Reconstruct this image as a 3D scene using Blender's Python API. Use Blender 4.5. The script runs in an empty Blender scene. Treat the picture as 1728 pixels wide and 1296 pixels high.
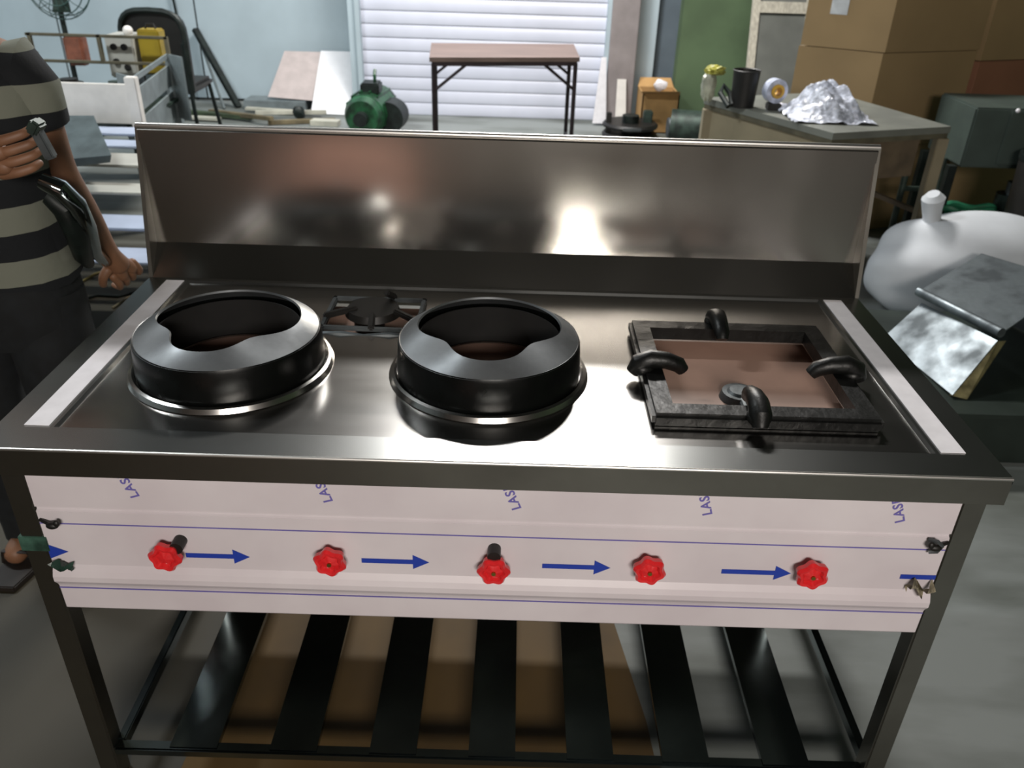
import bpy, bmesh, math, random
from mathutils import Vector, Matrix
random.seed(7)
S = bpy.context.scene; COL = S.collection
# ------------------------------------------------------------------ camera
H = 0.80                                   # stove top height
CAM = Vector((0.022, -0.9795, 1.4876)); PITCH, YAW, ROLL, FPX = 0.51570, 0.0008, 0.0307, 1396.5
fw = Vector((math.sin(YAW)*math.cos(PITCH), math.cos(YAW)*math.cos(PITCH), -math.sin(PITCH)))
r0 = Vector((math.cos(YAW), -math.sin(YAW), 0)); u0 = r0.cross(fw)
RT = math.cos(ROLL)*r0 + math.sin(ROLL)*u0; UP = -math.sin(ROLL)*r0 + math.cos(ROLL)*u0
cd = bpy.data.cameras.new('camera'); cam = bpy.data.objects.new('camera', cd); COL.objects.link(cam)
cam.matrix_world = Matrix(((RT.x, UP.x, -fw.x, CAM.x), (RT.y, UP.y, -fw.y, CAM.y), (RT.z, UP.z, -fw.z, CAM.z), (0, 0, 0, 1)))
cd.sensor_width = 36; cd.lens = 36*FPX/1728; cd.clip_start = 0.02
cd.dof.use_dof = True; cd.dof.focus_distance = 1.0; cd.dof.aperture_fstop = 9.0
S.camera = cam
# ------------------------------------------------------------------ light
S.view_settings.view_transform = 'Standard'; S.view_settings.look = 'None'
S.view_settings.exposure = 0.35; S.view_settings.gamma = 1.0; S.view_settings.use_curve_mapping = False
w = bpy.data.worlds.new('world'); S.world = w; w.use_nodes = True
w.node_tree.nodes['Background'].inputs[0].default_value = (0.55, 0.62, 0.7, 1)
w.node_tree.nodes['Background'].inputs[1].default_value = 0.05
def area(name, loc, target, sx, sy, power, col):
    l = bpy.data.lights.new(name, 'AREA'); l.shape = 'RECTANGLE'; l.size = sx; l.size_y = sy; l.energy = power; l.color = col
    o = bpy.data.objects.new(name, l); COL.objects.link(o); o.location = loc
    o.rotation_euler = (Vector(target)-Vector(loc)).to_track_quat('-Z', 'Y').to_euler(); return o
area('far_ceiling_lamp', (0.15, 4.55, 4.0), (0.0, 2.2, 0), 1.3, 0.28, 170, (1.0, 0.97, 0.93))
area('shutter_lamp', (-0.3, 4.45, 4.05), (-0.3, 6.2, 2.3), 1.3, 0.25, 92, (1.0, 0.97, 0.95))
area('rear_lamp', (0.4, -3.2, 2.2), (0.1, 0.0, .7), 1.1, 0.5, 78, (1.0, 0.93, 0.86))
area('side_ceiling_lamp', (-2.8, 1.6, 4.0), (-2.6, 5.6, 0.3), 1.2, 0.25, 130, (0.93, 0.98, 1.0))

# ------------------------------------------------------------------ helpers
def at(px, py, Y):                       # pixel of the photograph -> point on the plane y = Y
    d = fw + RT*((px-864)/FPX) - UP*((py-648)/FPX)
    return CAM + d*((Y-CAM.y)/d.y)
def lin(h):
    c = [int(h[i:i+2], 16)/255 for i in (0, 2, 4)]
    return tuple(x/12.92 if x <= .04045 else ((x+.055)/1.055)**2.4 for x in c)
MATS = {}
def mat(name, col, rough=.6, metal=0., var=.12, scale=12., bump=.0, stretch=(1, 1, 1), rvar=.0, trans=0., spec=.5, coat=0., col2=None, aniso=0., detail=5):
    m = bpy.data.materials.new(name); m.use_nodes = True; nt = m.node_tree; b = nt.nodes['Principled BSDF']; L = nt.links
    c = lin(col) if isinstance(col, str) else col
    b.inputs['Base Color'].default_value = (*c, 1); b.inputs['Roughness'].default_value = rough; b.inputs['Metallic'].default_value = metal
    b.inputs['Transmission Weight'].default_value = trans; b.inputs['Specular IOR Level'].default_value = spec; b.inputs['Coat Weight'].default_value = coat
    b.inputs['Anisotropic'].default_value = aniso
    tc = nt.nodes.new('ShaderNodeTexCoord'); mp = nt.nodes.new('ShaderNodeMapping'); mp.inputs['Scale'].default_value = stretch
    L.new(tc.outputs['Object'], mp.inputs[0])
    nz = nt.nodes.new('ShaderNodeTexNoise'); nz.inputs['Scale'].default_value = scale; nz.inputs['Detail'].default_value = detail
    L.new(mp.outputs[0], nz.inputs['Vector'])
    mx = nt.nodes.new('ShaderNodeMix'); mx.data_type = 'RGBA'
    c2 = lin(col2) if col2 else tuple(max(0, x*(1-2*var)) for x in c)
    c1 = c if col2 else tuple(min(1, x*(1+var)) for x in c)
    cr = nt.nodes.new('ShaderNodeMapRange'); cr.inputs[1].default_value = .35; cr.inputs[2].default_value = .65
    L.new(nz.outputs[0], cr.inputs[0]); L.new(cr.outputs[0], mx.inputs[0])
    mx.inputs[6].default_value = (*c1, 1); mx.inputs[7].default_value = (*c2, 1); L.new(mx.outputs[2], b.inputs['Base Color'])
    if rvar:
        rr = nt.nodes.new('ShaderNodeMapRange'); rr.inputs[1].default_value = .3; rr.inputs[2].default_value = .7
        rr.inputs[3].default_value = max(.02, rough-rvar); rr.inputs[4].default_value = rough+rvar
        L.new(nz.outputs[0], rr.inputs[0]); L.new(rr.outputs[0], b.inputs['Roughness'])
    if bump:
        bp = nt.nodes.new('ShaderNodeBump'); bp.inputs['Strength'].default_value = bump; bp.inputs['Distance'].default_value = .01
        L.new(nz.outputs[0], bp.inputs['Height']); L.new(bp.outputs[0], b.inputs['Normal'])
    MATS[name] = m; return m
def stripes(name, cols, period, z0, rough=.9):   # horizontal woven bands by height
    m = mat(name, cols[0], rough, var=0, scale=60, bump=.1); nt = m.node_tree; L = nt.links; b = nt.nodes['Principled BSDF']
    tc = nt.nodes.new('ShaderNodeNewGeometry'); sp = nt.nodes.new('ShaderNodeSeparateXYZ'); L.new(tc.outputs['Position'], sp.inputs[0])
    a = nt.nodes.new('ShaderNodeMath'); a.operation = 'SUBTRACT'; a.inputs[1].default_value = z0; L.new(sp.outputs[2], a.inputs[0])
    d = nt.nodes.new('ShaderNodeMath'); d.operation = 'DIVIDE'; d.inputs[1].default_value = period; L.new(a.outputs[0], d.inputs[0])
    f = nt.nodes.new('ShaderNodeMath'); f.operation = 'FRACT'; L.new(d.outputs[0], f.inputs[0])
    r = nt.nodes.new('ShaderNodeValToRGB'); r.color_ramp.interpolation = 'CONSTANT'
    n = len(cols); r.color_ramp.elements[0].color = (*lin(cols[0]), 1); r.color_ramp.elements[1].position = 1/n; r.color_ramp.elements[1].color = (*lin(cols[1]), 1)
    for i in range(2, n):
        e = r.color_ramp.elements.new(i/n); e.color = (*lin(cols[i]), 1)
    L.new(f.outputs[0], r.inputs[0]); L.new(r.outputs[0], b.inputs['Base Color']); return m

def worldloc(o):
    v = Vector(o.location)
    while o.parent: o = o.parent; v += Vector(o.location)
    return v
class M:
    def __init__(s): s.b = bmesh.new()
    def _take(s, t, mx=None, smooth=False):
        if mx is not None: bmesh.ops.transform(t, matrix=mx, verts=t.verts)
        me = bpy.data.meshes.new('t')
        for f in t.faces: f.smooth = smooth
        t.to_mesh(me); t.free(); s.b.from_mesh(me); bpy.data.meshes.remove(me); return s
    def box(s, x0, x1, y0, y1, z0, z1, bev=0, mx=None, seg=2):
        t = bmesh.new(); bmesh.ops.create_cube(t, size=1)
        bmesh.ops.transform(t, matrix=Matrix.Translation(((x0+x1)/2, (y0+y1)/2, (z0+z1)/2)) @ Matrix.Diagonal((abs(x1-x0), abs(y1-y0), abs(z1-z0), 1)), verts=t.verts)
        if bev: bmesh.ops.bevel(t, geom=t.edges[:], offset=bev, segments=seg, affect='EDGES')
        return s._take(t, mx)
    def bar(s, a, b, wx, wy, bev=0, up=(0, 0, 1)):    # box bar from a to b
        a, b = Vector(a), Vector(b); d = b-a; z = d.normalized(); u = Vector(up)
        if abs(z.dot(u)) > .98: u = Vector((0, 1, 0))
        x = u.cross(z).normalized(); y = z.cross(x)
        m = Matrix(((x.x, y.x, z.x, a.x), (x.y, y.y, z.y, a.y), (x.z, y.z, z.z, a.z), (0, 0, 0, 1)))
        return s.box(-wx/2, wx/2, -wy/2, wy/2, 0, d.length, bev, m)
    def cyl(s, a, b, r, r2=None, n=24, cap=True):
        a, b = Vector(a), Vector(b); d = b-a
        t = bmesh.new(); bmesh.ops.create_cone(t, cap_ends=cap, segments=n, radius1=r, radius2=r if r2 is None else r2, depth=d.length)
        q = d.normalized().to_track_quat('Z', 'Y').to_matrix().to_4x4()
        return s._take(t, Matrix.Translation((a+b)/2) @ q, True)
    def prism(s, pts, z0, z1, mx=None):      # polygon in xy extruded z0..z1
        t = bmesh.new(); lo = [t.verts.new((x, y, z0)) for x, y in pts]; hi = [t.verts.new((x, y, z1)) for x, y in pts]
        t.faces.new(lo[::-1]); t.faces.new(hi)
        for i in range(len(pts)):
            j = (i+1) % len(pts); t.faces.new((lo[i], lo[j], hi[j], hi[i]))
        bmesh.ops.recalc_face_normals(t, faces=t.faces); return s._take(t, mx)
    def hull(s, pts, bev=0):
        t = bmesh.new(); vs = [t.verts.new(p) for p in pts]; bmesh.ops.convex_hull(t, input=vs)
        if bev: bmesh.ops.bevel(t, geom=t.edges[:], offset=bev, segments=2, affect='EDGES')
        return s._take(t)
    def lathe(s, prof, c, n=40, closed=False, rfun=None, smooth=True):
        t = bmesh.new(); rows = []
        for k in range(n):
            a = 2*math.pi*k/n; row = []
            for i, (r, z) in enumerate(prof):
                rr, zz = (r, z) if rfun is None else rfun(i, a, r, z)
                row.append(t.verts.new((c[0]+rr*math.cos(a), c[1]+rr*math.sin(a), c[2]+zz)))
            rows.append(row)
        m = len(prof)
        for k in range(n):
            A, B = rows[k], rows[(k+1) % n]
            for i in range(m if closed else m-1):
                j = (i+1) % m; t.faces.new((A[i], B[i], B[j], A[j]))
        bmesh.ops.remove_doubles(t, verts=t.verts, dist=1e-6); bmesh.ops.recalc_face_normals(t, faces=t.faces)
        return s._take(t, None, smooth)
    def tube(s, pts, r, n=10, cap=True, flat=1.0):   # swept tube; r number or list
        P = [Vector(p) for p in pts]; R = r if isinstance(r, (list, tuple)) else [r]*len(P); t = bmesh.new(); rings = []
        nrm = None
        for i, p in enumerate(P):
            d = (P[min(i+1, len(P)-1)]-P[max(i-1, 0)]).normalized()
            if nrm is None: nrm = d.orthogonal().normalized()
            nrm = (nrm-d*nrm.dot(d)).normalized(); bn = d.cross(nrm)
            rings.append([t.verts.new(p+R[i]*(math.cos(2*math.pi*k/n)*nrm+flat*math.sin(2*math.pi*k/n)*bn)) for k in range(n)])
        for a, b in zip(rings, rings[1:]):
            for k in range(n): t.faces.new((a[k], a[(k+1) % n], b[(k+1) % n], b[k]))
        if cap: t.faces.new(rings[0][::-1]); t.faces.new(rings[-1])
        bmesh.ops.recalc_face_normals(t, faces=t.faces); return s._take(t, None, True)
    def loft(s, rings, cap=True, smooth=True):       # rings: lists of points, same count
        t = bmesh.new(); V = [[t.verts.new(p) for p in r] for r in rings]; n = len(V[0])
        for a, b in zip(V, V[1:]):
            for k in range(n): t.faces.new((a[k], a[(k+1) % n], b[(k+1) % n], b[k]))
        if cap: t.faces.new(V[0][::-1]); t.faces.new(V[-1])
        bmesh.ops.recalc_face_normals(t, faces=t.faces); return s._take(t, None, smooth)
    def grid(s, f, nu, nv, thick=0):
        t = bmesh.new(); V = [[t.verts.new(f(i/nu, j/nv)) for j in range(nv+1)] for i in range(nu+1)]
        for i in range(nu):
            for j in range(nv): t.faces.new((V[i][j], V[i+1][j], V[i+1][j+1], V[i][j+1]))
        if thick: bmesh.ops.solidify(t, geom=t.faces[:], thickness=thick)
        return s._take(t, None, True)
    def ball(s, c, rx, ry=None, rz=None, n=3, jit=0, seed=0):
        ry = rx if ry is None else ry; rz = rx if rz is None else rz; t = bmesh.new(); bmesh.ops.create_icosphere(t, subdivisions=n, radius=1)
        rnd = random.Random(seed)
        for v in t.verts:
            k = 1+jit*(rnd.random()-.5); v.co = Vector((c[0]+v.co.x*rx*k, c[1]+v.co.y*ry*k, c[2]+v.co.z*rz*k))
        return s._take(t, None, True)
    def build(s, name, m, parent=None):
        me = bpy.data.meshes.new(name); v = s.b.verts
        for e in s.b.edges:
            if len(e.link_faces) == 2 and e.calc_face_angle(0) > .62: e.smooth = False
        xs = [p.co.x for p in v]; ys = [p.co.y for p in v]; zs = [p.co.z for p in v]
        o3 = Vector(((min(xs)+max(xs))/2, (min(ys)+max(ys))/2, min(zs)))
        bmesh.ops.translate(s.b, verts=s.b.verts[:], vec=-o3); s.b.to_mesh(me); s.b.free()
        me.materials.append(MATS[m] if isinstance(m, str) else m)
        o = bpy.data.objects.new(name, me); COL.objects.link(o)
        if parent: o.parent = parent; o.location = o3-worldloc(parent)
        else: o.location = o3
        return o
def tag(o, label, cat, group=None, kind=None):
    o['label'] = label; o['category'] = cat
    if group: o['group'] = group
    if kind: o['kind'] = kind
    return o
def thing(name, label, cat, loc, group=None):
    o = bpy.data.objects.new(name, None); COL.objects.link(o); o.location = loc; o.empty_display_size = .1
    return tag(o, label, cat, group)
def struct(o): o['kind'] = 'structure'; return o
def clone(o, dx=(0, 0, 0)):
    c = o.copy(); COL.objects.link(c); c.location = Vector(o.location)+Vector(dx); return c
def boolean(o, cutters):
    for c in cutters:
        md = o.modifiers.new('cut', 'BOOLEAN'); md.object = c; md.operation = 'DIFFERENCE'; md.solver = 'EXACT'
    bpy.context.view_layer.update(); dg = bpy.context.evaluated_depsgraph_get()
    me = bpy.data.meshes.new_from_object(o.evaluated_get(dg)); keep = o.data.materials[0]; o.modifiers.clear(); o.data = me
    me.materials.clear(); me.materials.append(keep); me.polygons.foreach_set('material_index', [0]*len(me.polygons))
    for c in cutters: bpy.data.objects.remove(c)
def ell(c, rx, ry, n=20, rot=0, p=1.0):
    out = []
    for k in range(n):
        a = 2*math.pi*k/n+rot; ca, sa = math.cos(a), math.sin(a)
        out.append((c[0]+rx*math.copysign(abs(ca)**p, ca), c[1]+ry*math.copysign(abs(sa)**p, sa), c[2]))
    return out

# ------------------------------------------------------------------ materials
mat('brushed steel', (.53, .52, .50), .205, 1, var=.03, scale=3, rvar=.02, stretch=(1, 5, 1), bump=.004)
mat('rim steel', (.46, .47, .46), .25, 1, var=.03, scale=3, rvar=.02)
mat('matte black', '0b0a09', .85, var=.3, scale=20)  # plain matte black for the inside of the wok rings
mat('backsplash steel', (.60, .58, .54), .20, 1, var=.12, scale=3.0, rvar=.06, bump=.05, stretch=(1, 1, .6), detail=2)
mat('dark steel', (.30, .29, .26), .32, 1, var=.1, scale=5, rvar=.05)
mat('mirror steel', (.22, .26, .27), .12, 1, var=.1, scale=4, rvar=.05)
mat('top roll', (.75, .73, .70), .35, 1, var=.03)
mat('film strip', 'e4e2e6', .45, var=.03, scale=30)
mat('tray film', 'b89686', .5, var=.08, scale=6)
mat('cast iron', '121312', .42, .3, var=.25, scale=30, bump=.25)
mat('enamel iron', '0f1110', .3, .5, var=.3, scale=14, bump=.12, rvar=.08)
mat('ring cone', '93979a', .38, .8, var=.25, scale=9, bump=.08, rvar=.08)
mat('burner grey', '5c6163', .5, .6, var=.2, scale=20, bump=.2)
mat('red plastic', 'd8262a', .32, var=.08, scale=30, coat=.3)
mat('brass', 'b59a50', .3, 1, var=.1)
mat('black', '14120f', .5, var=.2, scale=20)
mat('film blue', '3a3f9c', .5, var=.05)
mat('film violet', '6a62a8', .5, var=.05)
mat('arrow blue', '1f3a9e', .5, var=.05)
mat('film green', '3c5a4e', .3, var=.3, scale=30)
mat('torn film', 'a89f86', .6, var=.3, scale=60)

# ------------------------------------------------------------------ room
def floor_mat():
    m = mat('concrete floor', '8b918b', .62, var=.1, scale=1.1, bump=.06, rvar=.12, detail=8); nt = m.node_tree; L = nt.links
    b = nt.nodes['Principled BSDF']; g = nt.nodes.new('ShaderNodeTexNoise'); g.inputs['Scale'].default_value = .9; g.inputs['Detail'].default_value = 6
    tc = nt.nodes.new('ShaderNodeNewGeometry'); mp = nt.nodes.new('ShaderNodeMapping'); mp.inputs['Rotation'].default_value = (0, 0, .6); mp.inputs['Scale'].default_value = (1, 3.2, 1)
    L.new(tc.outputs['Position'], mp.inputs[0]); L.new(mp.outputs[0], g.inputs['Vector'])
    r = nt.nodes.new('ShaderNodeValToRGB'); e = r.color_ramp.elements
    e[0].position = .36; e[0].color = (*lin('464a43'), 1); e[1].position = .56; e[1].color = (*lin('7a7f7d'), 1); L.new(g.outputs[0], r.inputs[0])
    sp = nt.nodes.new('ShaderNodeSeparateXYZ'); L.new(tc.outputs['Position'], sp.inputs[0])     # browner and darker towards the left, grey again far back
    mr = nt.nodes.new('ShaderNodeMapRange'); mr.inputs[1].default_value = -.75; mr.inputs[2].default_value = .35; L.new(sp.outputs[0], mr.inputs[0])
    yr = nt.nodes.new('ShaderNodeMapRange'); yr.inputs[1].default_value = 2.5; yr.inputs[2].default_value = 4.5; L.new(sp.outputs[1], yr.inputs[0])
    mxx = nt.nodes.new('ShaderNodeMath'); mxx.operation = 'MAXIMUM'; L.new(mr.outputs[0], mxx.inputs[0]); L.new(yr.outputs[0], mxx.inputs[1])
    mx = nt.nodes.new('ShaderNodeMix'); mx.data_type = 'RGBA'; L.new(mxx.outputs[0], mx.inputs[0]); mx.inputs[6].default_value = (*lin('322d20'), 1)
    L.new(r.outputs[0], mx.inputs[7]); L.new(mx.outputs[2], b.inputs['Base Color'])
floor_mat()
mat('pale blue wall', 'a9b8bf', .6, var=.07, scale=1.4, bump=.04)
mat('shutter paint', 'd3d6e4', .25, var=.03, scale=3)
mat('bare plaster', '8d8584', .8, var=.1, scale=5, bump=.1)
mat('slate wall', '56616a', .8, var=.08, scale=4)
mat('green wall', '566a4c', .75, var=.1, scale=2.5, bump=.05)
mat('dark ceiling', '262723', .8, var=.2, scale=2)
mat('rear wall', '807268', .8, var=.25, scale=.9)
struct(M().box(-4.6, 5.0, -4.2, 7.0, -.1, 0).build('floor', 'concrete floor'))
struct(M().box(-4.6, 5.0, -4.2, 7.0, 4.3, 4.4).build('ceiling', 'dark ceiling'))
struct(M().box(-4.7, -4.6, -4.2, 7.0, 0, 2.9).build('wall_left', 'pale blue wall'))
struct(M().box(-4.7, -4.6, -4.2, 7.0, 2.9, 4.3).build('wall_left_upper', 'dark ceiling'))
struct(M().box(5.0, 5.1, -4.2, 7.0, 0, 4.3).build('wall_right', 'green wall'))
struct(M().box(-4.6, 5.0, -4.3, -4.2, 0, 4.3).build('wall_rear', 'rear wall'))
# back wall: pale sheets left, shutter bay, pillar, pale strip, slate strip, green wall
wb = struct(M().box(-4.6, -1.36, 6.55, 6.65, 0, 4.3).build('wall_back', 'dark ceiling'))
for x0, x1 in ((-4.6, -3.9), (-3.89, -2.72), (-2.71, -1.36)):
    M().box(x0, x1-.004, 6.535, 6.552, .02, 2.9, .003).build('wall_panel', 'pale blue wall', wb)
struct(M().box(-1.36, -1.30, 6.13, 6.65, 0, 4.3).build('trim_1', 'pale blue wall'))
struct(M().box(.72, .935, 6.05, 6.65, 0, 4.3, .006).build('trim_2', 'bare plaster'))
struct(M().box(.935, 1.10, 6.20, 6.65, 0, 2.9).build('trim_3', 'pale blue wall'))
struct(M().box(1.10, 1.28, 6.26, 6.65, 0, 2.9).build('trim_4', 'slate wall'))
struct(M().box(1.28, 5.0, 6.12, 6.65, 0, 2.9).build('wall_back_right', 'green wall'))
struct(M().box(.94, 5.0, 6.10, 6.65, 2.9, 4.3).build('wall_back_upper', 'dark ceiling'))
door = struct(M().box(-1.30, .72, 6.24, 6.30, 0, 4.3).build('door_1', 'shutter paint'))
def slat_shape(z):
    pr = []
    for i in range(9):
        a = i/8; pr.append((6.185-.0045*math.sin(math.pi*a)**.8, z+.004+a*.094))
    pr += [(6.21, z+.098), (6.21, z+.004)]
    t = M(); rings = [[(x, y, zz) for y, zz in pr] for x in (-1.295, .715)]; return t.loft(rings, True, False)
sl0 = slat_shape(0.0).build('shutter_slat', 'shutter paint', door)
for i in range(1, 42): clone(sl0, (0, 0, i*.1))
M().box(-1.30, -1.265, 6.10, 6.24, 0, 4.3).build('guide_rail', 'pale blue wall', door)
M().box(.69, .72, 6.10, 6.24, 0, 4.3).build('guide_rail', 'pale blue wall', door)

# ------------------------------------------------------------------ the stove
stove = thing('gas_stove', 'long stainless steel commercial gas stove with tall backsplash and slatted undershelf', 'stove', (0, .32, 0))
# deck: rim + recessed pan with holes
D = .648
RC = [(-.462, .283), (-.018, .283)]
GX0, GX1, GY0, GY1 = .247, .602, .120, .462
dk = M()      # flat rim round a recessed pan
o4 = [(-.75, 0), (.75, 0), (.75, D), (-.75, D)]; i4 = [(-.6635, .0605), (.6635, .0605), (.6635, .6335), (-.6635, .6335)]; j4 = [(-.660, .064), (.660, .064), (.660, .630), (-.660, .630)]
q = bmesh.new(); v0 = [q.verts.new((x, y, H)) for x, y in o4]; v1 = [q.verts.new((x, y, H)) for x, y in i4]; v2 = [q.verts.new((x, y, H-.005)) for x, y in j4]; v3 = [q.verts.new((x, y, H-.010)) for x, y in j4]; v4 = [q.verts.new((x, y, H-.010)) for x, y in o4]
for A1, B1 in ((v0, v1), (v1, v2), (v2, v3), (v3, v4), (v4, v0)):
    for k in range(4): q.faces.new((A1[k], A1[(k+1) % 4], B1[(k+1) % 4], B1[k]))
bmesh.ops.recalc_face_normals(q, faces=q.faces); dk._take(q); dk.build('worktop_rim', 'rim steel', stove)
po = M().box(-.661, .661, .063, .631, H-.008, H-.005).build('recessed_pan', 'brushed steel', stove)
holes = [M().cyl((cx, cy, .7), (cx, cy, .9), .118, n=48).build('cutter', 'black') for cx, cy in RC]
holes.append(M().box(GX0+.03, GX1-.03, GY0+.03, GY1-.03, .7, .9).build('cutter', 'black'))
holes.append(M().box(-.335, -.165, .41, .575, .7, .9).build('cutter', 'black'))
boolean(po, holes)
# apron
ap = M()
ap.box(-.75, .75, -.001, .004, H-.047, H-.001, .0015); ap.box(-.75, -.746, 0, D, H-.047, H-.001); ap.box(.746, .75, 0, D, H-.047, H-.001); ap.box(-.75, .75, D-.004, D, H-.047, H-.001)
ap.box(-.745, .745, .004, .03, H-.049, H-.045)
ap.build('apron', 'dark steel', stove)
M().cyl((-.7495, .0015, H-.002), (.7495, .0015, H-.002), .0028, n=10).build('rolled_edge', 'top roll', stove)
for sx in (-1, 1):
    t = M(); t.box(sx*.690-.019, sx*.690+.019, .062, .63, H+.0005, H+.0016, .0004)
    t.build('film_strip', 'film strip', stove)['label'] = 'white protective film strip'
# tray under holes
M().box(-.70, .70, .035, .60, .762, .766).build('drip_tray', 'tray film', stove)
M().prism([(.50, .10), (.60, .10), (.60, .19)], .768, .7695).build('peeled_film', 'film strip', stove)
for sx in (-1, 1): M().box(sx*.708-.002, sx*.708+.002, .07, .58, .462, .75).build('side_panel', 'dark steel', stove)
M().box(-.708, .708, .602, .606, .25, .755).build('added_back_panel', 'dark steel', stove)  # unseen; carried low to keep lamp reflections off the shelf slats
M().box(-.706, .706, .036, .600, .470, .473).build('bottom_panel', 'dark steel', stove)
# backsplash
bs = M()
prof = [(D-.004, H-.002), (D+.050, H+.060), (D+.060, H+.292), (D+.068, H+.298), (D+.074, H+.298), (D+.105, H+.290), (D+.105, H-.04), (D-.004, H-.04)]
bs.loft([[(x, y, z) for y, z in prof] for x in (-.746, .746)], True, False)
b_ = bs.build('backsplash', 'backsplash steel', stove)
for sx in (-1, 1):
    t = M(); pr = [(D-.002, H), (D+.066, H+.30), (D+.108, H+.296), (D+.108, H)]
    t.loft([[(x, y, z) for y, z in pr] for x in (sx*.744, sx*.752)], True, False); t.build('side_flange', 'dark steel', stove)
M().cyl((-.75, D+.070, H+.2985), (.75, D+.070, H+.2985), .0065, n=16).build('top_roll', 'top roll', stove)
# legs
for x in (-.729, .729):
    for y in (.049, .600): M().box(x-.019, x+.019, y-.019, y+.019, 0, H-.047, .003).build('leg', 'dark steel', stove)
# shelf
sh = M(); sh.box(-.71, .71, .030, .052, .078, .098, .003); r_ = sh.build('shelf_rail', 'mirror steel', stove)
M().box(-.71, .71, .590, .612, .078, .098, .003).build('shelf_rail', 'mirror steel', stove)
for x in (-.703, .725): M().box(x-.008, x+.008, .05, .59, .074, .100, .002).build('shelf_rail', 'mirror steel', stove)
t = M(); t.box(-.0445, .0445, .036, .605, .098, .1005); t.box(-.0445, -.0425, .036, .605, .088, .0985); t.box(.0425, .0445, .036, .605, .088, .0985)
s0 = t.build('shelf_slat', 'mirror steel', stove); s0.location.x = -.560
for x in (-.371, -.182, .006, .193, .375, .565): clone(s0, (x+.560, 0, 0))
# front panel in film
fp = M(); prf = [(.030, .7525), (.030, .672), (.034, .669), (.034, .666), (.030, .663), (.030, .556), (.024, .546), (.020, .537), (.020, .527), (.027, .516), (.029, .510), (.030, .462), (.033, .458)]
rings = []
fr = [[(x, y, z) for y, z in prf]+[(y+.004, z) and (x, y+.004, z) for y, z in prf[::-1]] for x in (-.7095, .7095)]
fp.loft(fr, True, False)
mat('white film', 'd6cfd2', .42, var=.04, scale=5, bump=.03, col2='cbc2c6')
panel = fp.build('front_panel', 'white film', stove); panel['label'] = 'front panel still wrapped in white protective film'
for z, y in ((.640, .0297), (.5075, .0279)):
    M().box(-.7093, .7093, y-.0005, y, z-.0011, z+.0011).build('printed_line', 'film violet', panel)
def arrow(x0, x1, head0=None):
    z = .583; t = M(); pts = [(x0, z-.0045), (x1-.026, z-.0045), (x1-.026, z-.0145), (x1, z), (x1-.026, z+.0145), (x1-.026, z+.0045), (x0, z+.0045)]
    t.prism([(px, pz) for px, pz in pts], -.0003, .0003, Matrix.Translation((0, .0294, 0)) @ Matrix.Rotation(math.pi/2, 4, 'X'))
    return t.build('printed_arrow', 'arrow blue', panel)
for a, b in ((-.490, -.388), (-.209, -.101), (.080, .189), (.367, .478)): arrow(a, b)
M().box(.653, .7093, .0288, .0295, .579, .588).build('printed_arrow', 'arrow blue', panel)
t = M(); t.prism([(-.7093, .568), (-.678, .583), (-.7093, .597)], -.0003, .0003, Matrix.Translation((0, .0292, 0)) @ Matrix.Rotation(math.pi/2, 4, 'X')); t.build('printed_arrow', 'arrow blue', panel)
# film lettering running up and to the left under the apron
for (px, py) in ((236, 838), (562, 846), (880, 858), (1202, 868), (1527, 880)):
    p = at(px, py, .0293)
    cu = bpy.data.curves.new('txt', 'FONT'); cu.body = 'LASER'; cu.size = .021; cu.space_character = 1.15; cu.offset = .0004; cu.extrude = .0002
    o = bpy.data.objects.new('printed_letters', cu); COL.objects.link(o); bpy.context.view_layer.update()
    me = bpy.data.meshes.new_from_object(o.evaluated_get(bpy.context.evaluated_depsgraph_get())); bpy.data.objects.remove(o)
    ang = math.radians(112+random.uniform(-6, 2))
    mx = Matrix.Translation(p) @ Matrix.Rotation(math.pi/2, 4, 'X') @ Matrix.Rotation(ang, 4, 'Z')
    me.transform(mx); q = M(); q.b.from_mesh(me); q.build('printed_letters', 'film violet', panel)
# valve handwheels
def wheel(x, z, rot, stem=None, centre=True):
    k = M(); n = 48; Y = .010
    def rf(i, a, r, zz): return (r*(1+.10*math.cos(6*(a+rot))) if i not in (0, 9) else r, zz)
    pr = [(.0005, .008), (.006, .007), (.013, .004), (.0165, .009), (.021, .010), (.0245, .005), (.0235, -.004), (.017, -.006), (.010, -.004), (.0005, -.004)]
    k.lathe(pr, (0, 0, 0), n, rfun=rf)
    me = bpy.data.meshes.new('t'); bmesh.ops.transform(k.b, matrix=Matrix.Translation((x, Y, z)) @ Matrix.Rotation(math.pi/2, 4, 'X'), verts=k.b.verts)
    for j in range(6):
        a = rot+j*math.pi/3+math.pi/6
    h = k.build('handwheel', 'red plastic', stove); h['label'] = 'red scalloped valve handwheel'
    M().cyl((x, .030, z), (x, Y+.003, z), .006, n=12).build('valve_stem', 'black', h)
    if centre: M().cyl((x, Y-.006, z), (x, Y-.0105, z), .0035, n=12).build('centre_screw', 'brass', h)
    if stem:
        M().cyl((x+stem[0], .030, z+stem[1]), (x+stem[0], .008, z+stem[1]), .0105, n=20).build('valve_body', 'black', h)
wheel(-.512, 0.597, .2, (.019, .017), False); wheel(-.254, 0.597, .35); wheel(.003, 0.589, 0, (0, .027)); wheel(.247, 0.599, .25, None, True); wheel(.502, 0.600, .35)
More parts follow.
